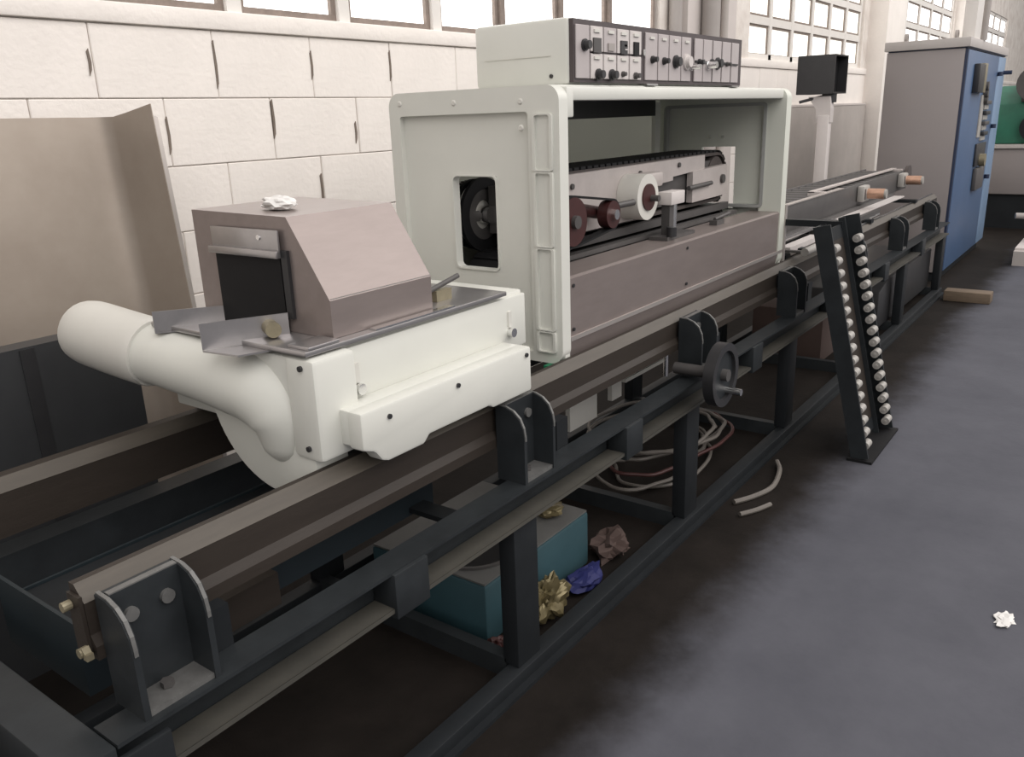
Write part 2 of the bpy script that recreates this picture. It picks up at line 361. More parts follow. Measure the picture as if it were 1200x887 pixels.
for y, z in ((1.352, 0.79), (1.325, 0.71)): obj('end_screw', cyl(NB(), (0.522, y, z), (0.5375, y, z), 0.009, 12), 'brass', r1)
obj('end_bracket', prism(NB(), [(1.305, 0.70), (1.318, 0.70), (1.318, 0.722), (1.311, 0.712), (1.305, 0.712)], 'x', 0.525, 0.5375), 'brass', r1)
# rail brackets: two round-shouldered cheeks, a back plate, a foot
def bracket(x):
    w = 0.075
    yb, yf = 1.305, 1.212
    prof = [(yb, 0.6), (yf, 0.6), (yf, 0.735), (yf + 0.004, 0.76), (yf + 0.016, 0.785), (yf + 0.036, 0.803), (yf + 0.06, 0.812), (yb, 0.814)]
    bm = NB()
    prism(bm, prof, 'x', x - w, x - w + 0.012); prism(bm, prof, 'x', x + w - 0.012, x + w)
    box(bm, x - w + 0.012, x + w - 0.012, yb - 0.026, yb, 0.6, 0.814)
    b = obj('bracket', bm, 'dark_frame_worn', fr, smooth=0)
    obj('foot_plate', box(NB(), x - w + 0.012, x + w - 0.012, yf + 0.004, yb - 0.026, 0.600, 0.610), 'frame_edge', b)
    for s in (-1, 1):     # bare metal plus a painted highlight along the cheek's rounded front edge
        e = [(yf - 0.002, 0.725), (yf - 0.002, 0.737), (yf + 0.002, 0.762), (yf + 0.014, 0.788), (yf + 0.035, 0.806), (yf + 0.06, 0.815), (yb, 0.817), (yb, 0.812), (yf + 0.06, 0.809), (yf + 0.038, 0.8), (yf + 0.019, 0.782), (yf + 0.008, 0.757), (yf + 0.004, 0.734)]
        xc = x + s * (w - 0.006)
        obj('worn_lit_edge', prism(NB(), e, 'x', xc - 0.0035, xc + 0.0035), 'frame_edge', b, smooth=0)
    obj('worn_lit_edge', box(NB(), x - w + 0.012, x + w - 0.012, yb - 0.026, yb - 0.012, 0.814, 0.8165), 'frame_edge', b)  # back plate's lit top edge painted lighter
    for dx in (-0.034, 0.034):
        obj('bolt', cyl(NB(), (x + dx, yb - 0.034, 0.765), (x + dx, yb - 0.025, 0.765), 0.013, 14), 'frame_edge', b)
    obj('foot_bolt', cyl(NB(), (x - 0.005, 1.255, 0.611), (x - 0.005, 1.255, 0.622), 0.012, 6), 'dark_grey', b)
    obj('clamp_block', box(NB(), x - 0.05, x + 0.05, yb, 1.3215, 0.72, 0.79), 'dark_frame', b)
for x in (0.632, 1.742, 2.88, 3.96, 5.06, 6.16, 7.26): bracket(x)
for x in (1.9, 3.0, 4.2, 5.4, 6.6): obj('rail_support', box(NB(), x - 0.05, x + 0.05, 1.985, 2.06, 0.6, 0.666), 'dark_frame', fr)
for x in (0.75, 1.95, 3.1, 4.3, 5.4, 6.5): obj('rail_foot', box(NB(), x - 0.03, x + 0.03, 1.276, 1.35, 0.56, 0.69), 'dark_frame', fr)
# handwheel
hw = obj('handwheel', ring(NB(), circ(2.76, 0.635, 0.118, 36), circ(2.76, 0.635, 0.090, 36), 'y', 1.095, 1.135), 'black_plastic', fr)
obj('web', cyl(NB(), (2.76, 1.108, 0.635), (2.76, 1.122, 0.635), 0.0905, 32), 'dark_frame_worn', hw)
obj('hub', cyl(NB(), (2.76, 1.085, 0.635), (2.76, 1.295, 0.635), 0.022, 18), 'dark_grey', hw)
obj('crank_handle', cyl(NB(), (2.80, 1.05, 0.565), (2.80, 1.108, 0.565), 0.013, 14), 'chrome', hw)
# drive tray between the rails
tr = thing('drip_tray', 'dark teal steel tray between the two rails near their open end', 'tray', (0.95, 1.65, 0.4))
part('tray_floor', 'teal_dark', tr, (0.60, 1.60, 1.50, 1.82, 0.505, 0.512))
part('tray_side', 'teal_dark', tr, (0.60, 1.60, 1.492, 1.50, 0.505, 0.61)); part('tray_side', 'teal_dark', tr, (0.60, 1.60, 1.82, 1.828, 0.505, 0.61))
part('tray_end', 'teal_dark', tr, (0.592, 0.60, 1.492, 1.828, 0.505, 0.665), label='taller closed end of the tray')
part('tray_hanger', 'dark_frame', tr, (0.70, 0.76, 1.276, 1.492, 0.515, 0.53)); part('tray_hanger', 'dark_frame', tr, (1.5, 1.56, 1.276, 1.492, 0.515, 0.53))
part('dark_infill', 'dark_frame', tr, (0.602, 1.60, 1.501, 1.819, 0.598, 0.604))  # dark sheet added to blacken the shaded gap between the rails
part('valve_block', 'rail_brown', tr, (0.86, 1.0, 1.42, 1.491, 0.52, 0.60)); rod('brass_stem', 'brass', tr, (0.84, 1.44, 0.50), (0.84, 1.44, 0.62), 0.012)

# ================================================================ SUCTION BLOWER
bl = thing('suction_blower', 'white suction blower on the rails with a round snail housing and outlet pipe', 'blower', (1.45, 1.6, 0.69))
sc = []
for k in range(60):
    a = 2 * math.pi * k / 60; sc.append((1.50 + 0.245 * math.cos(a), 0.975 + 0.245 * math.sin(a)))
sc = [(max(y, 1.370), min(z, 1.075)) for y, z in sc]
body = obj('snail_housing', prism(NB(), sc, 'x', 1.10, 1.20, bev=0.01), 'white_paint', bl)
obj('flange_plate', box(NB(), 1.090, 1.215, 1.335, 1.428, 0.845, 1.078, bev=0.012), 'white_paint', body)
path = smoothpath([(1.168, 1.498, 0.785), (1.156, 1.498, 0.85), (1.148, 1.502, 0.925), (1.136, 1.55, 0.972), (1.122, 1.64, 0.988), (1.113, 1.75, 0.996), (1.108, 1.88, 1.003), (1.105, 2.0, 1.010)], 6)
obj('outlet_duct', tube(NB(), path, interp([0.03, 0.078, 0.096, 0.097, 0.089, 0.081, 0.078, 0.078], len(path)), 28), 'white_paint', bl)
path = smoothpath([(1.106, 1.965, 1.008), (1.105, 1.975, 1.009), (1.100, 2.10, 1.018), (1.096, 2.22, 1.028), (1.094, 2.262, 1.031), (1.094, 2.275, 1.032)], 5)
obj('pipe_sleeve', tube(NB(), path, interp([0.082, 0.089, 0.090, 0.090, 0.085, 0.06], len(path)), 28), 'plastic_white', bl)
for (y, z) in ((1.372, 1.058), (1.372, 0.875)): obj('screw', cyl(NB(), (1.084, y, z), (1.0905, y, z), 0.0065, 10), 'black_plastic', body)
obj('carriage_box', box(NB(), 1.18, 1.90, 1.375, 2.02, 0.84, 1.083, bev=0.006), 'white_paint', bl)
bx = obj('side_cover', box(NB(), 1.17, 1.90, 1.362, 1.3755, 0.925, 1.074, bev=0.005), 'white_paint', bl)
for x in (1.235, 1.82):
    rod('cover_knob', 'chrome', bx, (x, 1.345, 0.975), (x, 1.363, 0.975), 0.013); part('slot', 'plastic_white', bx, (x - 0.007, x + 0.007, 1.358, 1.3625, 0.99, 1.035))
sk = [(1.150, 0.955), (1.150, 0.868), (1.185, 0.855), (1.205, 0.828), (1.225, 0.820), (1.345, 0.820), (1.365, 0.838), (1.600, 0.838), (1.615, 0.828), (1.79, 0.828), (1.79, 0.955)]
sk = obj('skirt_cover', box(prism(NB(), sk, 'y', 1.268, 1.314, bev=0.008), 1.152, 1.788, 1.306, 1.3625, 0.872, 0.954, bev=0.004), 'white_paint', bl)
for (x, z) in ((1.235, 0.925), (1.475, 0.93), (1.765, 0.935)): obj('screw', cyl(NB(), (x, 1.263, z), (x, 1.269, z), 0.006, 10), 'black_plastic', sk)
obj('rail_shoe', box(box(NB(), 1.25, 1.8, 1.37, 1.46, 0.80, 0.845), 1.25, 1.8, 1.975, 2.045, 0.8035, 0.845), 'dark_grey', bl)
tp = obj('top_plate', box(NB(), 1.09, 1.80, 1.352, 1.93, 1.084, 1.096, bev=0.002), 'stainless_grey', bl)
obj('corner_tab', box(NB(), 1.10, 1.188, 1.352, 1.42, 1.0962, 1.104, bev=0.002), 'stainless_grey', tp)
obj('edge_strip', box(NB(), 1.30, 1.58, 1.352, 1.375, 1.0962, 1.1002), 'chrome', tp)
def plate_xy(name, p, q, z0, z1, t, m, parent):
    p = Vector((*p, 0)); q = Vector((*q, 0)); n = Vector((-(q - p).y, (q - p).x, 0)).normalized() * t
    return obj(name, prism(NB(), [tuple(v[:2]) for v in (p, q, q + n, p + n)], 'z', z0, z1), m, parent, smooth=0)
g1 = plate_xy('guide_plate', (1.015, 1.605), (1.185, 1.515), 1.085, 1.145, 0.003, 'stainless_grey', bl)
obj('guide_foot', prism(NB(), [(1.015, 1.605), (1.185, 1.515), (1.185, 1.44), (1.03, 1.50)], 'z', 1.0805, 1.0845), 'stainless_grey', g1, smooth=0)
g2 = plate_xy('guide_plate', (1.06, 1.865), (1.19, 1.765), 1.085, 1.135, 0.003, 'stainless_grey', bl)
obj('guide_foot', prism(NB(), [(1.06, 1.865), (1.19, 1.765), (1.19, 1.86), (1.10, 1.93)], 'z', 1.0805, 1.0845), 'stainless_grey', g2, smooth=0)
rod('brass_roller', 'brass', bl, (1.13, 1.50, 1.118), (1.165, 1.575, 1.118), 0.018)
part('latch', 'brass', bl, (1.60, 1.66, 1.43, 1.45, 1.0962, 1.125)); rod('latch_lever', 'dark_grey', bl, (1.58, 1.44, 1.128), (1.70, 1.44, 1.15), 0.007)

# ================================================================ STEEL HOOD
hd = thing('steel_hood', 'sloping stainless steel hood with a black inlet curtain on the white blower', 'hood', (1.365, 1.61, 1.0965))
HX0, HX1 = 1.20, 1.528; HZ = 1.097; T = 0.004
prof = [(1.850, HZ), (1.850, 1.364), (1.500, 1.359), (1.382, 1.182), (1.382, HZ)]
def inset(p, t):
    return [(1.850 - t, HZ), (1.850 - t, 1.364 - t), (1.500 + t * 0.5, 1.359 - t), (1.382 + t, 1.182 - t * 0.3), (1.382 + t, HZ)]
inn = inset(prof, T)
bm = NB()
for k in range(len(prof) - 1):
    prism(bm, [prof[k], prof[k + 1], inn[k + 1], inn[k]], 'x', HX0, HX1)
obj('hood_shell', bm, 'stainless', hd, smooth=0)
prism_f = lambda pts, a, b, m, nm: obj(nm, prism(NB(), pts, 'x', a, b), m, hd, smooth=0)
# front cheek around the inlet opening  (opening y 1.535..1.775, z up to 1.275)
prism_f([(1.850, HZ), (1.850, 1.364), (1.772, 1.363), (1.772, HZ)], HX0 - 0.003, HX0, 'stainless', 'front_cheek')
prism_f([(1.532, 1.3595), (1.500, 1.359), (1.382, 1.182), (1.382, HZ), (1.532, HZ)], HX0 - 0.003, HX0, 'stainless', 'front_cheek')
prism_f([(1.772, 1.363), (1.532, 1.3595), (1.532, 1.275), (1.772, 1.275)], HX0 - 0.003, HX0, 'stainless', 'front_brow')
prism_f([(1.846, HZ), (1.846, 1.36), (1.503, 1.355), (1.386, 1.18), (1.386, HZ)], HX1 - 0.004, HX1 + 0.0, 'stainless', 'rear_wall')
cur = obj('inlet_curtain', box(NB(), HX0 - 0.010, HX0 - 0.004, 1.527, 1.765, 1.098, 1.285), 'black_rubber', hd, label='black rubber inlet curtain')
cs = obj('clamp_strip', box(NB(), HX0 - 0.016, HX0 - 0.0105, 1.520, 1.765, 1.268, 1.330, bev=0.001), 'stainless_grey', hd)
obj('clamp_lip', box(NB(), HX0 - 0.026, HX0 - 0.016, 1.518, 1.770, 1.268, 1.285, bev=0.002), 'stainless_grey', cs)
obj('rivet', cyl(NB(), (HX0 - 0.019, 1.585, 1.312), (HX0 - 0.0155, 1.585, 1.312), 0.006, 12), 'chrome', cs)
part('curtain_side_strip', 'black_plastic', hd, (HX0 - 0.012, HX0 - 0.0035, 1.500, 1.520, 1.13, 1.285))
part('hood_seam', 'stainless_top', hd, (HX0, HX1, 1.383, 1.3845, 1.178, 1.186))
tag(crumple('crumpled_paper', 'paper', (1.29, 1.63, 1.376), (0.035, 0.048, 0.018), seed=4), 'small crumpled white paper lying on top of the steel hood', 'paper')

# ================================================================ HAUL-OFF HOUSING
ho = thing('haul_off_housing', 'open white machine housing with holed end panels and a stainless front apron', 'machine housing', (3.1, 1.7, 0.69))
PY0, PY1, PZ0, PZ1 = 1.365, 2.035, 0.805, 1.638
HY0, HY1, HH0, HH1 = 1.615, 1.790, 1.082, 1.378
def end_panel(xa, xb, rim_a, rim_b, m, name):
    bm = NB(); e = 0.004
    box(bm, xa, xb, PY0 + e, HY0, PZ0 + e, PZ1 - 0.05); box(bm, xa, xb, HY1, PY1 - e, PZ0 + e, PZ1 - 0.05)
    box(bm, xa, xb, HY0, HY1, PZ0 + e, HH0); box(bm, xa, xb, HY0, HY1, HH1, PZ1 - 0.05)
    p = obj(name, bm, m, ho, smooth=0)
    n = 8; ou = rrect(PY0, PY1, PZ0, PZ1, 0.045, n); inn = rrect(PY0 + 0.11 if rim_a < xa else PY0 + 0.075, PY1 - 0.045, PZ0 + 0.03, PZ1 - 0.072, 0.012, n)
    obj('rim', ring(NB(), ou, inn, 'x', rim_a, rim_b), m, p)
    return p
near = end_panel(2.118, 2.145, 2.098, 2.145, 'white_paint', 'end_panel')
far = end_panel(4.06, 4.085, 4.035, 4.10, 'grey_green', 'end_panel')
# ribbed front border of the near panel
for z0, z1 in ((0.845, 0.905), (0.915, 1.165), (1.175, 1.39), (1.40, 1.555)):
    g = NB(); mesh_pts = rrect(1.395, 1.447, z0, z1, 0.006, 2)
    ring(g, rrect(1.386, 1.456, z0 - 0.004, z1 + 0.004, 0.008, 2), mesh_pts, 'x', 2.088, 2.0985)
    obj('border_cell', g, 'white_paint', near)
for y, z in ((1.985, 1.615), (1.755, 1.61), (1.50, 1.605), (1.50, 1.53)):
    obj('rivet_boss', cyl(NB(), (2.0945, y, z - 0.01), (2.0985, y, z - 0.01), 0.006, 14, r2=0.010), 'plastic_white', near)
obj('hinge_ear', box(NB(), 2.145, 2.185, 1.368, 1.40, 1.545, 1.632, bev=0.006), 'white_paint', near)
obj('hole_liner', ring(NB(), rrect(HY0 - 0.004, HY1 + 0.004, HH0 - 0.004, HH1 + 0.004, 0.02, 4), rrect(HY0 + 0.001, HY1 - 0.001, HH0 + 0.001, HH1 - 0.001, 0.018, 4), 'x', 2.113, 2.146), 'white_paint', near)
obj('inner_frame', ring(NB(), rrect(1.455, 1.985, 1.09, 1.58, 0.02, 4), rrect(1.47, 1.97, 1.105, 1.565, 0.012, 4), 'x', 4.028, 4.0605), 'inner_grey', far)
for y in (1.68, 1.745): obj('bolt', cyl(NB(), (4.05, y, 1.425), (4.0605, y, 1.425), 0.007, 10), 'chrome', far)
part('roof', 'white_paint', ho, (2.145, 4.035, 1.392, 2.03, 1.612, 1.638), bev=0.008)
part('front_cap', 'white_paint', ho, (2.145, 4.035, 1.380, 1.400, 1.592, 1.634), bev=0.008)
bw = part('back_wall', 'grey_green', ho, (2.145, 4.06, 2.005, 2.028, 0.84, 1.10))
obj('smoked_window', box(NB(), 2.145, 4.06, 2.012, 2.020, 1.10, 1.612), 'smoked_window', ho, label='smoky translucent rear window')
part('dark_header', 'black_plastic', bw, (2.145, 3.93, 1.985, 2.005, 1.535, 1.612)); part('wall_post', 'white_paint', bw, (3.93, 3.985, 1.985, 2.005, 0.9, 1.60))
ap = [(1.52, 1.066), (1.52, 1.074), (1.380, 1.074), (1.370, 1.068), (1.372, 0.884), (1.366, 0.880), (1.366, 0.872), (1.388, 0.768), (1.398, 0.768), (1.380, 0.87), (1.380, 1.066)]
a = obj('front_apron', prism(NB(), ap, 'x', 2.147, 4.11), 'stainless', ho, smooth=0)
obj('fold_edge', prism(NB(), [(1.3645, 0.884), (1.3645, 0.870), (1.3665, 0.870), (1.3665, 0.884)], 'x', 2.147, 4.11), 'stainless_top', a, smooth=0)  # highlight along the fold painted with paler steel
for x in (2.17, 3.0, 4.05):
    for z in (1.045, 0.905): obj('screw', cyl(NB(), (x, 1.366, z), (x, 1.3725, z), 0.006, 10), 'black_plastic', a)
part('end_strip', 'stainless_top', ho, (4.102, 4.125, 1.36, 1.375, 0.80, 1.10))
part('base_frame', 'dark_frame', ho, (2.16, 4.05, 1.40, 1.46, 0.8265, 0.86), (2.16, 4.05, 1.98, 2.004, 0.8035, 0.86), (2.16, 4.05, 1.46, 1.98, 0.84, 0.86))
part('green_foot', 'green_foot', ho, (2.07, 2.14, 1.372, 1.42, 0.770, 0.804), label='small green rubber foot')
part('lower_plate', 'plastic_white', ho, (2.50, 2.70, 1.60, 1.62, 0.40, 0.84)); part('lower_plate', 'plastic_white', ho, (2.82, 2.90, 1.60, 1.62, 0.43, 0.84))
part('lower_shelf', 'plastic_white', ho, (2.9, 3.25, 1.58, 1.78, 0.490, 0.505)); rod('drain_rod', 'chrome', ho, (3.27, 1.58, 0.42), (3.27, 1.58, 0.84), 0.012)
part('hanger', 'dark_frame', ho, (2.95, 3.0, 1.70, 1.74, 0.505, 0.84), (3.15, 3.2, 1.70, 1.74, 0.505, 0.84))

# ---- caterpillar belts inside
ct = thing('belt_haul_off', 'pair of dark padded haul-off belts with pulleys inside the white housing', 'belt drive', (3.05, 1.7, 0.861))
def belt(cz, h, x0, x1, y0, y1):
    b = obj('belt', ring(NB(), stadium(x0, x1, cz, h), stadium(x0, x1, cz, h - 0.014), 'y', y0, y1), 'belt_dark', ct)
    # pads
    per = []
    n = int((x1 - x0 - 2 * h) / 0.045)
    for k in range(n + 1): per.append((x0 + h + k * 0.045, cz + h, 0))
    for sgn, xc in ((1, x1 - h), (-1, x0 + h)):
        for k in range(1, 8):
            a = math.radians(90 - sgn * 22.5 * k); per.append((xc + h * math.cos(a), cz + h * math.sin(a), math.pi / 2 - a))
    first = None
    for (x, z, rot) in per:
        if first is None:
            first = obj('belt_pad', box(NB(), -0.017, 0.017, y0, y1, -0.001, 0.011, bev=0.002, seg=1), 'black_rubber', b, origin=(0, 0, 0)); o = first
        else:
            o = first.copy(); COL.objects.link(o); o.parent = b
        o.location = Vector((x, 0, z)) - wloc(b); o.rotation_euler = (0, rot, 0)
    return b
belt(1.252, 0.112, 2.42, 3.93, 1.605, 1.80); belt(1.005, 0.100, 2.17, 3.93, 1.605, 1.80)
sp = [(2.26, 1.355), (3.62, 1.362), (3.62, 1.302), (3.30, 1.29), (3.30, 1.275), (2.95, 1.262), (2.95, 1.150), (2.26, 1.150)]
s1 = obj('side_plate', prism(NB(), sp, 'y', 1.580, 1.600), 'arm_pinkgrey', ct, smooth=0)
obj('end_plate', prism(NB(), [(3.48, 1.298), (3.86, 1.308), (3.87, 1.17), (3.48, 1.165)], 'y', 1.572, 1.600), 'arm_pinkgrey', ct, smooth=0)
for x, z in ((3.0, 1.325), (3.35, 1.335), (2.5, 1.315)): obj('bolt', cyl(NB(), (x, 1.572, z), (x, 1.5805, z), 0.010, 10), 'dark_grey', s1)
for x, z in ((3.80, 1.245),): obj('axle_end', cyl(NB(), (x, 1.56, z), (x, 1.573, z), 0.020, 14), 'dark_grey', s1)
rod('tension_screw', 'dark_grey', ct, (3.42, 1.563, 1.232), (3.66, 1.563, 1.237), 0.010)
part('core_block', 'dark_grey', ct, (2.3, 3.8, 1.607, 1.79, 1.17, 1.33)); part('core_block', 'dark_grey', ct, (2.3, 3.8, 1.607, 1.79, 0.93, 1.08))
part('slide_bar', 'dark_grey', ct, (2.16, 3.9, 1.53, 1.56, 1.075, 1.092), (2.16, 3.9, 1.575, 1.60, 1.10, 1.13))
rod('belt_drum', 'plastic_white', ct, (2.29, 1.815, 1.235), (2.29, 1.98, 1.235), 0.108, 36); rod('belt_drum', 'belt_dark', ct, (3.80, 1.603, 1.252), (3.80, 1.95, 1.252), 0.094, 32)
chain = obj('chain_ring', ring(NB(), circ(2.29, 1.235, 0.125, 40), circ(2.29, 1.235, 0.085, 40), 'y', 1.800, 1.814), 'black_rubber', ct)
c2 = obj('chain_ring', ring(NB(), circ(2.29, 1.235, 0.120, 40), circ(2.29, 1.235, 0.1085, 40), 'y', 1.835, 1.850), 'black_rubber', ct)
wh = obj('chain_wheel', ring(NB(), circ(2.29, 1.235, 0.0848, 40), circ(2.29, 1.235, 0.05, 40), 'y', 1.803, 1.8145), 'dark_grey', ct)
obj('wheel_spoke', box(NB(), 2.20, 2.38, 1.805, 1.812, 1.215, 1.25), 'dark_grey', wh); obj('wheel_hub', cyl(NB(), (2.29, 1.77, 1.235), (2.29, 1.8145, 1.235), 0.03, 18), 'chrome', wh)
for k in range(36):
    a = 2 * math.pi * k / 36; x, z = 2.29 + 0.108 * math.cos(a), 1.235 + 0.108 * math.sin(a)
    b = box(NB(), -0.004, 0.004, 1.86, 1.882, -0.003, 0.006); bmesh.ops.rotate(b, verts=b.verts, cent=(0, 0, 0), matrix=Matrix.Rotation(math.pi / 2 - a, 3, 'Y')); bmesh.ops.translate(b, verts=b.verts, vec=(x, 0, z)); obj('drum_tooth', b, 'dark_grey', ct)
for xx in (2.48, 3.66):
    part('leg', 'dark_frame', ct, (xx - 0.03, xx + 0.03, 1.84, 1.9, 0.861, 1.2))
# bearing drum with dark red centre
bd = rod('bearing_drum', 'plastic_white', ct, (2.90, 1.490, 1.245), (2.90, 1.579, 1.245), 0.086, 32)
obj('bearing_face', cyl(NB(), (2.90, 1.483, 1.245), (2.90, 1.4905, 1.245), 0.050, 26), 'red_pulley', bd)
obj('bearing_hub', cyl(NB(), (2.915, 1.45, 1.24), (2.915, 1.4835, 1.24), 0.012, 12), 'dark_grey', bd)
part('drum_mount', 'arm_pinkgrey', ct, (2.94, 3.09, 1.52, 1.579, 1.27, 1.328), bev=0.01)
rod('drum_spindle', 'dark_grey', ct, (2.66, 1.50, 1.235), (2.80, 1.50, 1.235), 0.012)
po = part('post_head', 'module_pale', ct, (3.0, 3.12, 1.44, 1.50, 1.205, 1.255), bev=0.004)
obj('post_column', cyl(NB(), (3.075, 1.47, 1.075), (3.075, 1.47, 1.205), 0.016, 16), 'chrome', po)
obj('post_sleeve', box(NB(), 3.015, 3.052, 1.455, 1.49, 1.075, 1.205), 'dark_grey', po)
obj('post_base', box(NB(), 2.95, 3.20, 1.43, 1.51, 1.0745, 1.088), 'dark_grey', po)
rod('adjust_knob', 'black_plastic', po, (2.985, 1.43, 1.088), (2.985, 1.43, 1.125), 0.02)
p1 = rod('pulley', 'red_pulley', ct, (2.35, 1.475, 1.215), (2.35, 1.515, 1.215), 0.080, 30); p2 = rod('pulley', 'red_pulley', ct, (2.61, 1.475, 1.212), (2.61, 1.515, 1.212), 0.048, 26)
obj('pulley_hub', cyl(NB(), (2.61, 1.46, 1.212), (2.61, 1.5795, 1.212), 0.018, 14), 'chrome', p2); obj('pulley_hub', cyl(NB(), (2.35, 1.46, 1.215), (2.35, 1.5795, 1.215), 0.022, 14), 'dark_grey', p1)
def tangent_loop(c0, r0, c1, r1, n=14):
    th = math.acos((r0 - r1) / (c1 - c0)); out = []
    for k in range(n + 1):
        a = -th + 2 * th * k / n; out.append((c1 + r1 * math.cos(a), 1.212 + r1 * math.sin(a)))
    for k in range(n + 1):
        a = th + (2 * math.pi - 2 * th) * k / n; out.append((c0 + r0 * math.cos(a), 1.214 + r0 * math.sin(a)))
    return out
obj('drive_belt', ring(NB(), tangent_loop(2.35, 0.087, 2.61, 0.055), tangent_loop(2.35, 0.080, 2.61, 0.048), 'y', 1.478, 1.512), 'black_rubber', ct)
rod('link_arm', 'red_pulley', ct, (2.46, 1.545, 1.245), (2.62, 1.545, 1.215), 0.022)
part('terminal_clip', 'dark_grey', ct, (3.45, 3.53, 1.44, 1.475, 1.0745, 1.095)); rod('clip_lever', 'dark_grey', ct, (3.46, 1.455, 1.10), (3.62, 1.455, 1.11), 0.007)

# ================================================================ CONTROL BOX
cb = thing('control_box', 'grey control box with rows of knobs and switches on top of the white housing', 'control box', (2.89, 1.6, 1.6385))
CX0, CX1, CZ0, CZ1 = 2.232, 3.535, 1.645, 1.822
part('case', 'white_paint', cb, (CX0 - 0.01, CX1, 1.412, 1.76, CZ0 - 0.006, CZ1 + 0.004), bev=0.012)
part('case_seam', 'plastic_white', cb, (CX0 - 0.0125, CX0 - 0.0095, 1.47, 1.72, 1.722, 1.724))
rod('case_screw', 'black_plastic', cb, (CX0 - 0.014, 1.47, 1.665), (CX0 - 0.0095, 1.47, 1.665), 0.006)
fp = part('front_panel', 'panel_dark', cb, (CX0, CX1, 1.398, 1.413, CZ0, CZ1))
def module(x0, x1, z0, z1, m='module_grey', knob=None, disp=None, key=None):
    o = obj('module_plate', box(NB(), x0, x1, 1.3925, 1.3985, z0, z1, bev=0.0015, seg=1), m, fp)
    return o
def knob(x, z, r=0.013, m='black_plastic', l=0.022):
    b = cyl(NB(), (x, 1.392 - l, z), (x, 1.393, z), r * 0.85, 16, r2=r); cyl(b, (x, 1.386, z), (x, 1.3927, z), r * 1.25, 16)
    return obj('knob', b, m, fp)
def small(name, x, z, w, h, m): return obj(name, box(NB(), x - w / 2, x + w / 2, 1.388, 1.393, z - h / 2, z + h / 2), m, fp)
ZT, ZB, ZM = 1.806, 1.656, 1.731
module(2.240, 2.316, ZB, ZT); knob(2.284, 1.750, 0.014)
cols = [(2.324, 2.396), (2.403, 2.480), (2.488, 2.562), (2.570, 2.648)]
for i, (a, b) in enumerate(cols):
    module(a, b, ZM + 0.003, ZT, 'module_pale' if i != 1 else 'module_grey'); module(a, b, ZB, ZM - 0.003, 'module_pale')
small('grille', 2.357, 1.752, 0.045, 0.042, 'dark_grey'); small('meter', 2.443, 1.750, 0.038, 0.022, 'pipe_grey')
small('display', 2.525, 1.752, 0.042, 0.040, 'black_plastic'); small('display_bar', 2.534, 1.758, 0.018, 0.006, 'module_pale'); small('display', 2.608, 1.752, 0.034, 0.040, 'black_rubber')
obj('digit', box(NB(), 2.527, 2.543, 1.386, 1.3885, 1.744, 1.748), 'module_pale', fp)
knob(2.364, 1.668, 0.014); knob(2.447, 1.668, 0.014); knob(2.519, 1.672, 0.007, 'dark_grey', 0.015); knob(2.604, 1.668, 0.009, 'dark_grey', 0.02)
for x in (2.357, 2.443, 2.525, 2.608): small('name_tag', x, 1.793, 0.034, 0.009, 'plastic_white'); small('name_tag', x, 1.716, 0.034, 0.008, 'plastic_white')
for (a, b) in ((2.679, 2.765), (2.773, 2.851), (2.859, 2.950), (2.958, 3.036)): module(a, b, ZB, ZT); small('name_tag', (a + b) / 2, 1.79, 0.03, 0.008, 'plastic_white')
for (a, b) in ((3.069, 3.140), (3.149, 3.226), (3.238, 3.316), (3.328, 3.411), (3.423, 3.495)): module(a, b, ZB, ZT)
knob(2.725, 1.722, 0.010); knob(2.813, 1.720, 0.010); knob(2.905, 1.720, 0.018); knob(2.995, 1.722, 0.022, 'module_pale', 0.02); knob(3.035, 1.705, 0.010, 'chrome', 0.04)
knob(3.105, 1.724, 0.010); knob(3.184, 1.715, 0.014, 'chrome', 0.04); knob(3.22, 1.722, 0.014); knob(3.275, 1.724, 0.018); knob(3.37, 1.724, 0.007, 'dark_grey', 0.02)
small('link_bar', 3.22, 1.726, 0.30, 0.008, 'black_plastic'); small('link_bar', 3.43, 1.724, 0.10, 0.006, 'black_plastic')
rod('side_knob', 'black_plastic', cb, (3.5355, 1.44, 1.733), (3.572, 1.44, 1.733), 0.02)
small('latch', 2.664, 1.742, 0.012, 0.02, 'chrome')
for x in (2.717, 3.456): part('foot_clip', 'chrome', cb, (x - 0.04, x + 0.04, 1.385, 1.411, 1.6385, 1.6445))

# ================================================================ EXIT CONVEYOR
ex = thing('exit_conveyor', 'narrow dark roller conveyor on the rails beyond the white housing', 'conveyor', (5.7, 1.6, 0.826))
EX0, EX1 = 4.13, 7.35
part('side_plate', 'dark_grey', ex, (EX0 + 0.32, EX1, 1.488, 1.50, 0.905, 1.050), bev=0.003)
part('rear_side_plate', 'dark_grey', ex, (EX0 + 0.32, EX1, 1.80, 1.812, 0.905, 1.050), bev=0.003)
part('conveyor_bed', 'dark_frame', ex, (EX0 + 0.05, EX1, 1.50, 1.80, 0.93, 1.0))
part('top_strip', 'stainless_top', ex, (EX0 + 0.36, 5.55, 1.482, 1.515, 1.0505, 1.056)); part('top_strip', 'arm_pinkgrey', ex, (5.2, 7.3, 1.56, 1.60, 1.055, 1.063), (5.2, 5.25, 1.5, 1.6, 1.0, 1.06), (7.2, 7.25, 1.5, 1.6, 1.0, 1.06))
part('lower_strip', 'stainless_grey', ex, (EX0 + 0.02, 5.3, 1.44, 1.487, 0.885, 0.893)); part('drip_shelf', 'module_pale', ex, (5.3, 6.9, 1.40, 1.487, 0.878, 0.886)); part('strip_web', 'dark_grey', ex, (EX0 + 0.1, 6.9, 1.47, 1.487, 0.886, 0.91))
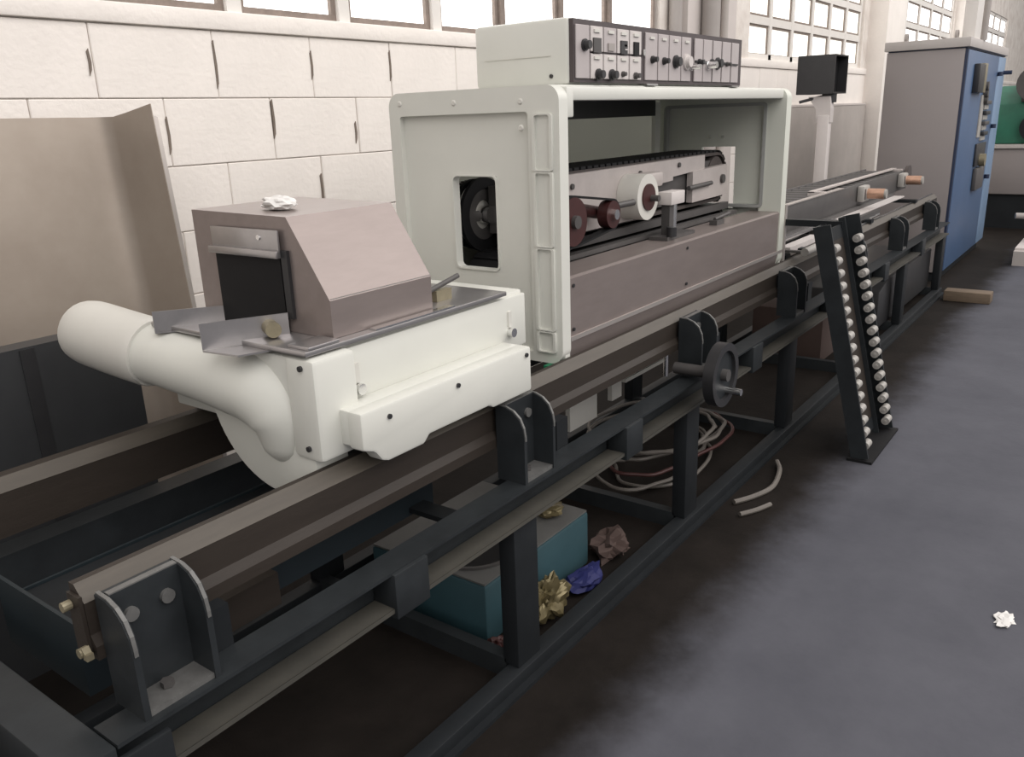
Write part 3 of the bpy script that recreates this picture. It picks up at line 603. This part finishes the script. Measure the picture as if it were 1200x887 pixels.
part('bed_foot', 'dark_frame', ex, *[(x - 0.03, x + 0.03, y, y + 0.05, 0.8265, 0.93) for x in (4.4, 5.7, 7.0) for y in (1.505, 1.75)], *[(x - 0.03, x + 0.03, 1.33, 1.505, 0.8265, 0.85) for x in (4.4, 5.7, 7.0)], *[(x - 0.03, x + 0.03, 1.8, 2.03, 0.8035, 0.83) for x in (4.4, 5.7, 7.0)])
part('bright_slat', 'chrome', ex, (4.9, 6.05, 1.37, 1.395, 0.842, 0.852)); part('slat_carrier', 'dark_grey', ex, (4.9, 6.05, 1.37, 1.48, 0.852, 0.878))
for k in range(20):
    x = EX0 + 0.42 + k * 0.14
    obj('roller', cyl(NB(), (x, 1.502, 1.012), (x, 1.798, 1.012), 0.034, 14), 'dark_grey', ex)
for x in (5.98, 7.12):
    m_ = part('roller_mount', 'wheel_white', ex, (x - 0.10, x + 0.05, 1.44, 1.487, 0.935, 1.04), bev=0.012)
    obj('mount_slot', box(NB(), x - 0.085, x - 0.065, 1.436, 1.4405, 0.95, 1.02), 'dark_grey', m_)
    obj('copper_roller', cyl(NB(), (x + 0.0, 1.335, 0.985), (x + 0.0, 1.44, 0.985), 0.034, 20), 'copper', m_)
    obj('roller_tip', cyl(NB(), (x, 1.322, 0.985), (x, 1.3355, 0.985), 0.030, 20), 'wheel_white', m_)
rod('end_drum', 'belt_dark', ex, (7.3, 1.46, 1.01), (7.3, 1.487, 1.01), 0.075, 24)
for x in (4.24, 4.36):
    part('hose_clamp', 'black_rubber', ex, (x - 0.03, x + 0.03, 1.45, 1.486, 0.93, 1.04), bev=0.008)
part('bright_edge_strip', 'chrome', ex, (4.95, 7.7, 1.352, 1.361, 0.8265, 0.836))
part('white_link', 'module_pale', ex, (4.25, 4.75, 1.375, 1.43, 0.842, 0.87)); 
rod('air_pipe', 'wheel_white', ex, (4.18, 1.28, 0.862), (4.95, 1.28, 0.862), 0.020)
part('pipe_bracket', 'dark_grey', ex, (4.22, 4.25, 1.28, 1.505, 0.85, 0.86), (4.80, 4.83, 1.28, 1.505, 0.85, 0.86))

# display box on a pole
dp = thing('display_pole', 'black box-shaped display hood on a pale pole behind the exit conveyor', 'display', (7.5, 2.2, 0))
QX, QY0, QY1, QZ0, QZ1 = 7.40, 2.125, 2.432, 1.650, 1.955
bm = NB(); t = 0.012
box(bm, QX, QX + t, QY0, QY1, QZ0, QZ1); box(bm, QX + t, QX + 0.37, QY0, QY1, QZ1 - t, QZ1); box(bm, QX + t, QX + 0.37, QY0, QY1, QZ0, QZ0 + t); box(bm, QX + t, QX + 0.37, QY1 - t, QY1, QZ0 + t, QZ1 - t); box(bm, QX + 0.37 - t, QX + 0.37, QY0, QY1 - t, QZ0 + t, QZ1 - t)
obj('display_case', bm, 'black_plastic', dp, smooth=0)
part('screen', 'black_rubber', dp, (QX + t, QX + 0.36, 2.20, 2.21, QZ0 + t, QZ1 - t)); part('screen_label', 'wheel_white', dp, (QX + 0.10, QX + 0.18, 2.193, 2.20, 1.79, 1.803))
rod('swivel', 'black_plastic', dp, (QX + 0.12, 2.19, 1.58), (QX + 0.12, 2.19, 1.65), 0.06); rod('swivel_lever', 'black_plastic', dp, (QX + 0.08, 2.24, 1.63), (QX, 2.40, 1.59), 0.012)
obj('pole_head', prism(NB(), [(2.16, 1.63), (2.34, 1.63), (2.27, 1.53), (2.262, 1.42), (2.148, 1.42), (2.148, 1.53)], 'x', QX + 0.04, QX + 0.13), 'module_pale', dp, smooth=0)
part('pole', 'module_pale', dp, (QX + 0.03, QX + 0.12, 2.155, 2.25, 0.02, 1.48), bev=0.006)
part('pole_foot', 'dark_grey', dp, (QX - 0.1, QX + 0.25, 2.115, 2.32, 0.0, 0.02))

# ================================================================ ELECTRICAL CABINET
ca = thing('electrical_cabinet', 'tall grey electrical cabinet with blue switch doors at the far end', 'cabinet', (9.4, 1.65, 0))
CY0, CY1, KX0, KX1 = 1.312, 1.935, 8.25, 10.55
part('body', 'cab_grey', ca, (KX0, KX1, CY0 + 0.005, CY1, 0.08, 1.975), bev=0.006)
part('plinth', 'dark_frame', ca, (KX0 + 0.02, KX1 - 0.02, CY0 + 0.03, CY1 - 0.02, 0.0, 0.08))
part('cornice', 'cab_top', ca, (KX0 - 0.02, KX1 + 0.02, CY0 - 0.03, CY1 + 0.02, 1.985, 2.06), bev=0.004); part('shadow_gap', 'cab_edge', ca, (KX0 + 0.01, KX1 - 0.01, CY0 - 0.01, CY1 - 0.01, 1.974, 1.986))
d1 = part('door', 'cab_blue', ca, (KX0 + 0.03, 10.05, CY0 - 0.02, CY0 + 0.005, 0.1, 1.965), bev=0.004); d2 = part('door', 'cab_paleblue', ca, (10.06, KX1 - 0.01, CY0 - 0.02, CY0 + 0.005, 0.1, 1.965), bev=0.004)
part('door_edge', 'cab_edge', ca, (KX0 + 0.0, KX0 + 0.03, CY0 - 0.015, CY0 + 0.005, 0.1, 1.97))
h = obj('meter_box', box(NB(), 8.62, 8.92, CY0 - 0.07, CY0 - 0.0205, 1.62, 1.86, bev=0.006), 'black_plastic', d1)
obj('meter_face', box(NB(), 8.92, 9.08, CY0 - 0.065, CY0 - 0.0205, 1.62, 1.87, bev=0.004), 'brass', d1)
obj('switch_plate', box(NB(), 9.18, 9.34, CY0 - 0.03, CY0 - 0.0205, 1.22, 1.60), 'wheel_white', d1)
for k in range(4):
    z = 1.55 - k * 0.095
    obj('switch', box(NB(), 9.40, 9.66, CY0 - 0.055, CY0 - 0.0205, z - 0.035, z, bev=0.003), 'black_plastic' if k % 2 else 'dark_grey', d1)
    obj('switch_tag', box(NB(), 9.38, 9.64, CY0 - 0.035, CY0 - 0.0205, z - 0.080, z - 0.038), 'wheel_white', d1)
for k in range(3): obj('selector', cyl(NB(), (9.30 + 0.02 * k, CY0 - 0.06, 1.68 - 0.06 * k), (9.30 + 0.02 * k, CY0 - 0.0205, 1.68 - 0.06 * k), 0.04, 14), 'dark_grey', d1)
obj('main_switch', box(NB(), 9.2, 9.75, CY0 - 0.04, CY0 - 0.0205, 0.95, 1.16, bev=0.006), 'black_plastic', d1)
obj('cable_box', box(NB(), 9.25, 9.7, CY0 - 0.06, CY0 - 0.0205, 0.72, 0.93, bev=0.01), 'dark_grey', d1)
obj('main_knob', cyl(NB(), (9.45, CY0 - 0.09, 1.0), (9.45, CY0 - 0.04, 1.0), 0.06, 14), 'brass', d1)
for z in (1.80, 1.30, 0.8): obj('hinge', cyl(NB(), (10.05, CY0 - 0.045, z - 0.02), (10.05, CY0 - 0.045, z + 0.02), 0.024, 10), 'cab_edge', d2)
obj('handle', cyl(NB(), (KX1 - 0.1, CY0 - 0.10, 1.82), (KX1 - 0.1, CY0 - 0.0205, 1.82), 0.02, 10), 'cab_edge', d2)
for y in (1.83, 1.43):
    e = obj('lifting_eye', ring(NB(), circ(8.45, 2.095, 0.04, 20), circ(8.45, 2.095, 0.022, 20), 'y', y - 0.012, y + 0.012), 'pipe_grey', ca)
tag(obj('power_conduit', tube(NB(), [(8.9, 1.29, 1.99 + 0.071), (8.9, 1.29, 2.6), (8.9, 1.29, TOP)], 0.03, 12), 'pipe_grey'), 'thin dark power conduit dropping from above onto the blue cabinet', 'conduit')
tag(obj('cable_trunking', box(NB(), 8.50, 8.80, 1.30, 1.40, 2.0605, TOP, bev=0.005), 'window_frame_white'), 'white vertical cable trunking rising from the cabinet top', 'trunking')

# ================================================================ GREEN MACHINE BEHIND CABINET
gm = thing('green_machine', 'green machine with a dark motor on a grey base, behind the cabinet', 'machine', (13.6, 1.1, 0))
part('base', 'cab_grey', gm, (12.2, 15.0, 0.55, 1.7, 0.42, 0.98), bev=0.02); part('base_leg', 'dark_frame', gm, (12.25, 12.45, 0.6, 1.65, 0.0, 0.42)); part('base_leg', 'dark_frame', gm, (14.7, 14.9, 0.6, 1.65, 0.0, 0.42)); part('base_edge', 'cab_top', gm, (12.17, 15.03, 0.52, 1.72, 0.98, 1.02))
bm = NB(); prism(bm, [(12.4, 1.02), (14.8, 1.02), (14.8, 1.62), (14.2, 1.72), (12.9, 1.72), (12.4, 1.5)], 'y', 0.75, 1.6, bev=0.03); obj('body', bm, 'green_machine', gm)
rod('motor', 'dark_grey', gm, (12.25, 1.15, 1.73), (12.9, 1.15, 1.73), 0.21, 24); part('motor_foot', 'dark_grey', gm, (12.42, 12.85, 1.0, 1.3, 1.52, 1.65))
rod('flange', 'dark_frame', gm, (12.30, 1.1, 1.22), (12.41, 1.1, 1.22), 0.17, 24); rod('flange_nut', 'green_foot', gm, (12.24, 1.1, 1.30), (12.31, 1.1, 1.30), 0.05, 8)
part('inspection_door', 'green_machine', gm, (13.0, 14.2, 0.73, 0.75, 1.12, 1.58), bev=0.01)
sk_ = thing('steel_skid', 'grey low steel skid with pipes on the floor beside the green machine', 'skid', (10.2, 0.55, 0))
part('skid_beam', 'dado_grey', sk_, (9.4, 11.2, 0.30, 0.42, 0.0, 0.14)); part('skid_beam', 'dado_grey', sk_, (9.4, 11.2, 0.75, 0.87, 0.0, 0.14)); part('skid_plate', 'pilaster', sk_, (9.5, 11.0, 0.30, 0.87, 0.14, 0.16)); part('pump_block', 'dado_grey', sk_, (9.9, 10.4, 0.4, 0.75, 0.16, 0.36), bev=0.02)
rod('pipe', 'pipe_grey', sk_, (9.95, 0.95, 0.42), (10.15, 0.35, 0.40), 0.03); rod('pipe_stub', 'pipe_grey', sk_, (10.15, 0.55, 0.36), (10.15, 0.55, 0.44), 0.05); rod('chrome_cap', 'chrome', sk_, (9.36, 0.42, 0.19), (9.62, 0.36, 0.19), 0.035)
tag(obj('wooden_batten', box(NB(), 7.45, 7.60, 0.80, 1.14, 0.0, 0.085, bev=0.008), 'wood', origin=(7.52, 0.97, 0)), 'short wooden batten lying on the floor in front of the cabinet', 'wood')

# ================================================================ LEANING ROLLER TRACK
rt = thing('roller_track', 'dark roller track with two rows of small white wheels leaning on the frame', 'roller track', (3.95, 0.84, 0))
LEAN = math.atan2(0.25, 1.05); ct_, st_ = math.cos(LEAN), math.sin(LEAN)
def lean(bm):       # local (x, depth, length) -> leaning position, foot at y=0.80
    for v in bm.verts:
        d, l = v.co.y, v.co.z
        v.co.y = 0.795 + d * ct_ + l * st_; v.co.z = 0.003 + l * ct_ - d * st_ + 0.075 * st_
    return bm
LEN = 1.07
for x, mir in ((3.735, False), (4.115, True)):
    b = NB(); f0, f1 = (x + 0.083, x + 0.095) if mir else (x, x + 0.012); g0, g1 = (x, x + 0.006) if mir else (x + 0.089, x + 0.095)
    box(b, f0, f1, 0, 0.075, 0, LEN); box(b, min(f1, g1), max(f0, g0), 0.063, 0.075, 0, LEN); box(b, g0, g1, 0.045, 0.075, 0, LEN)
    sr = obj('side_rail', lean(b), 'dark_frame_worn', rt, smooth=0)
    for k in range(17):
        l = 0.055 + k * 0.0565
        b = NB(); cyl(b, (x + 0.018, 0.012, l), (x + 0.078, 0.012, l), 0.019, 14); cyl(b, (x + 0.012, 0.012, l), (x + 0.085, 0.012, l), 0.006, 8)
        obj('wheel', lean(b), 'wheel_white', sr)
obj('tie_plate', lean(box(NB(), 3.747, 4.2, 0.0635, 0.0745, 0.03, 0.09)), 'dark_frame', rt); obj('tie_plate', lean(box(NB(), 3.747, 4.2, 0.0635, 0.0745, 0.98, 1.04)), 'dark_frame', rt)
obj('web_plate', lean(box(NB(), 3.83, 4.115, 0.066, 0.073, 0.09, 0.98)), 'rail_brown', rt)
part('hook_arm', 'dark_frame', rt, (4.102, 4.16, 1.09, 1.3595, 1.00, 1.03)); part('foot_block', 'black_rubber', rt, (3.72, 4.23, 0.775, 0.885, 0.0, 0.012))

# ================================================================ THINGS UNDER THE FRAME
tb = thing('parts_bin', 'teal metal box with a round dark opening, on the floor under the frame', 'box', (2.0, 1.6, 0))
tbx = [(1.72, 2.30, 1.37, 1.95)]
part('bin_body', 'teal_box', tb, (1.70, 2.30, 1.40, 1.88, 0.0, 0.205), bev=0.01)
tl = part('bin_lid', 'bin_lid', tb, (1.705, 2.295, 1.405, 1.875, 0.205, 0.211)); obj('round_opening', ring(NB(), circ(1.87, 1.58, 0.152, 36), circ(1.87, 1.58, 0.14, 36), 'z', 0.211, 0.219), 'dark_grey', tb); obj('opening_well', cyl(NB(), (1.87, 1.58, 0.211), (1.87, 1.58, 0.215), 0.14, 36), 'black_rubber', tb)
tag(crumple('plastic_scrap', 'foil', (2.20, 1.50, 0.228), (0.05, 0.045, 0.02), seed=8), 'small crumpled yellow scrap lying on the teal box', 'scrap')
tag(crumple('foil_bag', 'foil', (1.93, 1.330, 0.065), (0.085, 0.042, 0.075), seed=2, amp=0.6, sub=4), 'crumpled golden plastic bag on the floor beside the teal box', 'bag')
tag(crumple('blue_rag', 'blue_cloth', (2.16, 1.330, 0.03), (0.08, 0.045, 0.035), seed=5, amp=0.5), 'bright blue rag on the floor beside the crumpled bag', 'rag')
tag(crumple('debris_heap', 'cardboard', (2.40, 1.37, 0.035), (0.075, 0.06, 0.045), seed=9, amp=0.8), 'small brown heap of debris under the frame past the blue rag', 'debris')
tag(crumple('red_scrap', 'hose_red', (1.70, 1.36, 0.025), (0.03, 0.03, 0.022), seed=12, amp=0.6), 'tiny red scrap next to the frame post', 'scrap')
tag(obj('cardboard_carton', box(NB(), 5.2, 5.5, 1.45, 1.9, 0.0, 0.33, bev=0.006), 'cardboard', origin=(5.17, 1.67, 0)), 'brown carton on the floor under the far part of the frame', 'carton')
tag(obj('drive_cover', prism(NB(), [(5.95, 0.066), (7.664, 0.066), (7.664, 0.39), (6.2, 0.39), (5.95, 0.33)], 'y', 1.30, 1.95, bev=0.01), 'black_plastic', origin=(6.5, 1.66, 0.066)), 'black drive cover box under the far end of the frame', 'cover box')
# coil of pale hoses
for k in range(6):
    rr = random.Random(20 + k); cx, cy = 3.30 + rr.uniform(-0.06, 0.06), 1.62 + rr.uniform(-0.04, 0.04); pts = []
    for i in range(26):
        a = 2 * math.pi * i / 24 * 1.0 + k; ra = 0.33 + 0.06 * math.sin(2 * a + k) + rr.uniform(-0.015, 0.015)
        pts.append((cx + ra * math.cos(a) * 1.15, cy + ra * math.sin(a) * 0.72, 0.014 + 0.03 * k + 0.005 * math.sin(3 * a)))
    tag(obj('hose_coil', tube(NB(), smoothpath(pts, 3), 0.0085, 8), 'hose_red' if k == 2 else 'hose_pale', origin=(cx, cy, 0)),
        'dark red hose loop within the pile of pale hoses under the frame' if k == 2 else 'pale loop of hose in the tangled pile under the frame', 'hose', 'hose loops piled under the frame')
tag(obj('hose_end', tube(NB(), smoothpath([(3.02, 1.14, 0.012), (3.12, 1.09, 0.012), (3.25, 1.06, 0.012), (3.42, 1.09, 0.014), (3.50, 1.13, 0.02)], 5), 0.011, 8), 'hose_pale', origin=(3.2, 1.1, 0)), 'curved pale hose end lying on the floor outside the frame', 'hose')
tag(obj('hose_end', tube(NB(), smoothpath([(2.93, 1.08, 0.011), (3.0, 1.04, 0.011), (3.08, 1.01, 0.011)], 4), 0.010, 8), 'hose_pale', origin=(3.0, 1.04, 0)), 'short straight pale hose end beside the curved hose on the floor', 'hose')
# paper scrap on the aisle
tag(crumple('paper_scrap', 'paper', (2.69, 0.127, 0.006), (0.036, 0.024, 0.006), seed=6, amp=0.9), 'torn white paper scrap lying on the open aisle floor', 'paper')

# ================================================================ BENT SHEET AND SLATE PANEL BY THE WALL
sh = thing('bent_sheet', 'tall bent steel sheet with a folded flange leaning against the block wall', 'metal sheet', (1.2, 2.8, 0))
def sheet_bm(prof, t, z0, ztops):
    bm = NB(); n = len(prof); rows_ = []
    for (x, dy), zt in zip(prof, ztops):
        col = []
        for k in range(7):
            z = z0 + (zt - z0) * k / 6; f = z / 1.6
            col.append(Vector((x + 0.045 * (f - 1), 2.955 + dy - 0.22 * (1 - f), z)))
        rows_.append(col)
    V1 = [[bm.verts.new(c) for c in col] for col in rows_]
    for i in range(n - 1):
        for k in range(6): bm.faces.new((V1[i][k], V1[i + 1][k], V1[i + 1][k + 1], V1[i][k + 1]))
    bmesh.ops.recalc_face_normals(bm, faces=bm.faces)
    bmesh.ops.solidify(bm, geom=bm.faces[:], thickness=t)
    return bm
prof = [(0.35, 0.0), (1.0, 0.0), (1.50, -0.002), (1.54, -0.006)] + [(1.54 + 0.09 * math.sin(math.radians(a)), -0.006 - 0.09 * (1 - math.cos(math.radians(a)))) for a in (12, 24, 36, 48, 60, 70)]
lx, ly = prof[-1]; prof += [(lx + 0.05 * k / 3, ly - 0.16 * k / 3) for k in (1, 2, 3)]
zt = [1.613, 1.606, 1.602, 1.601] + [1.601] * 6 + [1.612, 1.625, 1.638]
obj('sheet', sheet_bm(prof, 0.004, 0.0, zt), 'sheet_metal', sh, smooth=50)
ex_, ey = prof[-1]
obj('flange_hem', sheet_bm([(ex_ - 0.001, ey), (ex_ + 0.018, ey + 0.004), (ex_ + 0.02, ey + 0.02)], 0.004, 0.0, [1.60, 1.595, 1.59]), 'stainless_top', sh, smooth=50)
sp_ = thing('slate_panel', 'dark slate-blue steel panel standing behind the rails in front of the bent sheet', 'panel', (0.9, 2.45, 0))
part('panel_sheet', 'slate_panel', sp_, (0.2, 1.30, 2.44, 2.455, 0.0, 0.985)); part('panel_fold', 'slate_panel', sp_, (1.30, 1.312, 2.44, 2.56, 0.0, 0.985)); part('top_fold', 'slate_panel', sp_, (0.2, 1.30, 2.455, 2.52, 0.975, 0.985)); part('panel_seam', 'black_plastic', sp_, (0.98, 1.02, 2.436, 2.44, 0.0, 0.98))
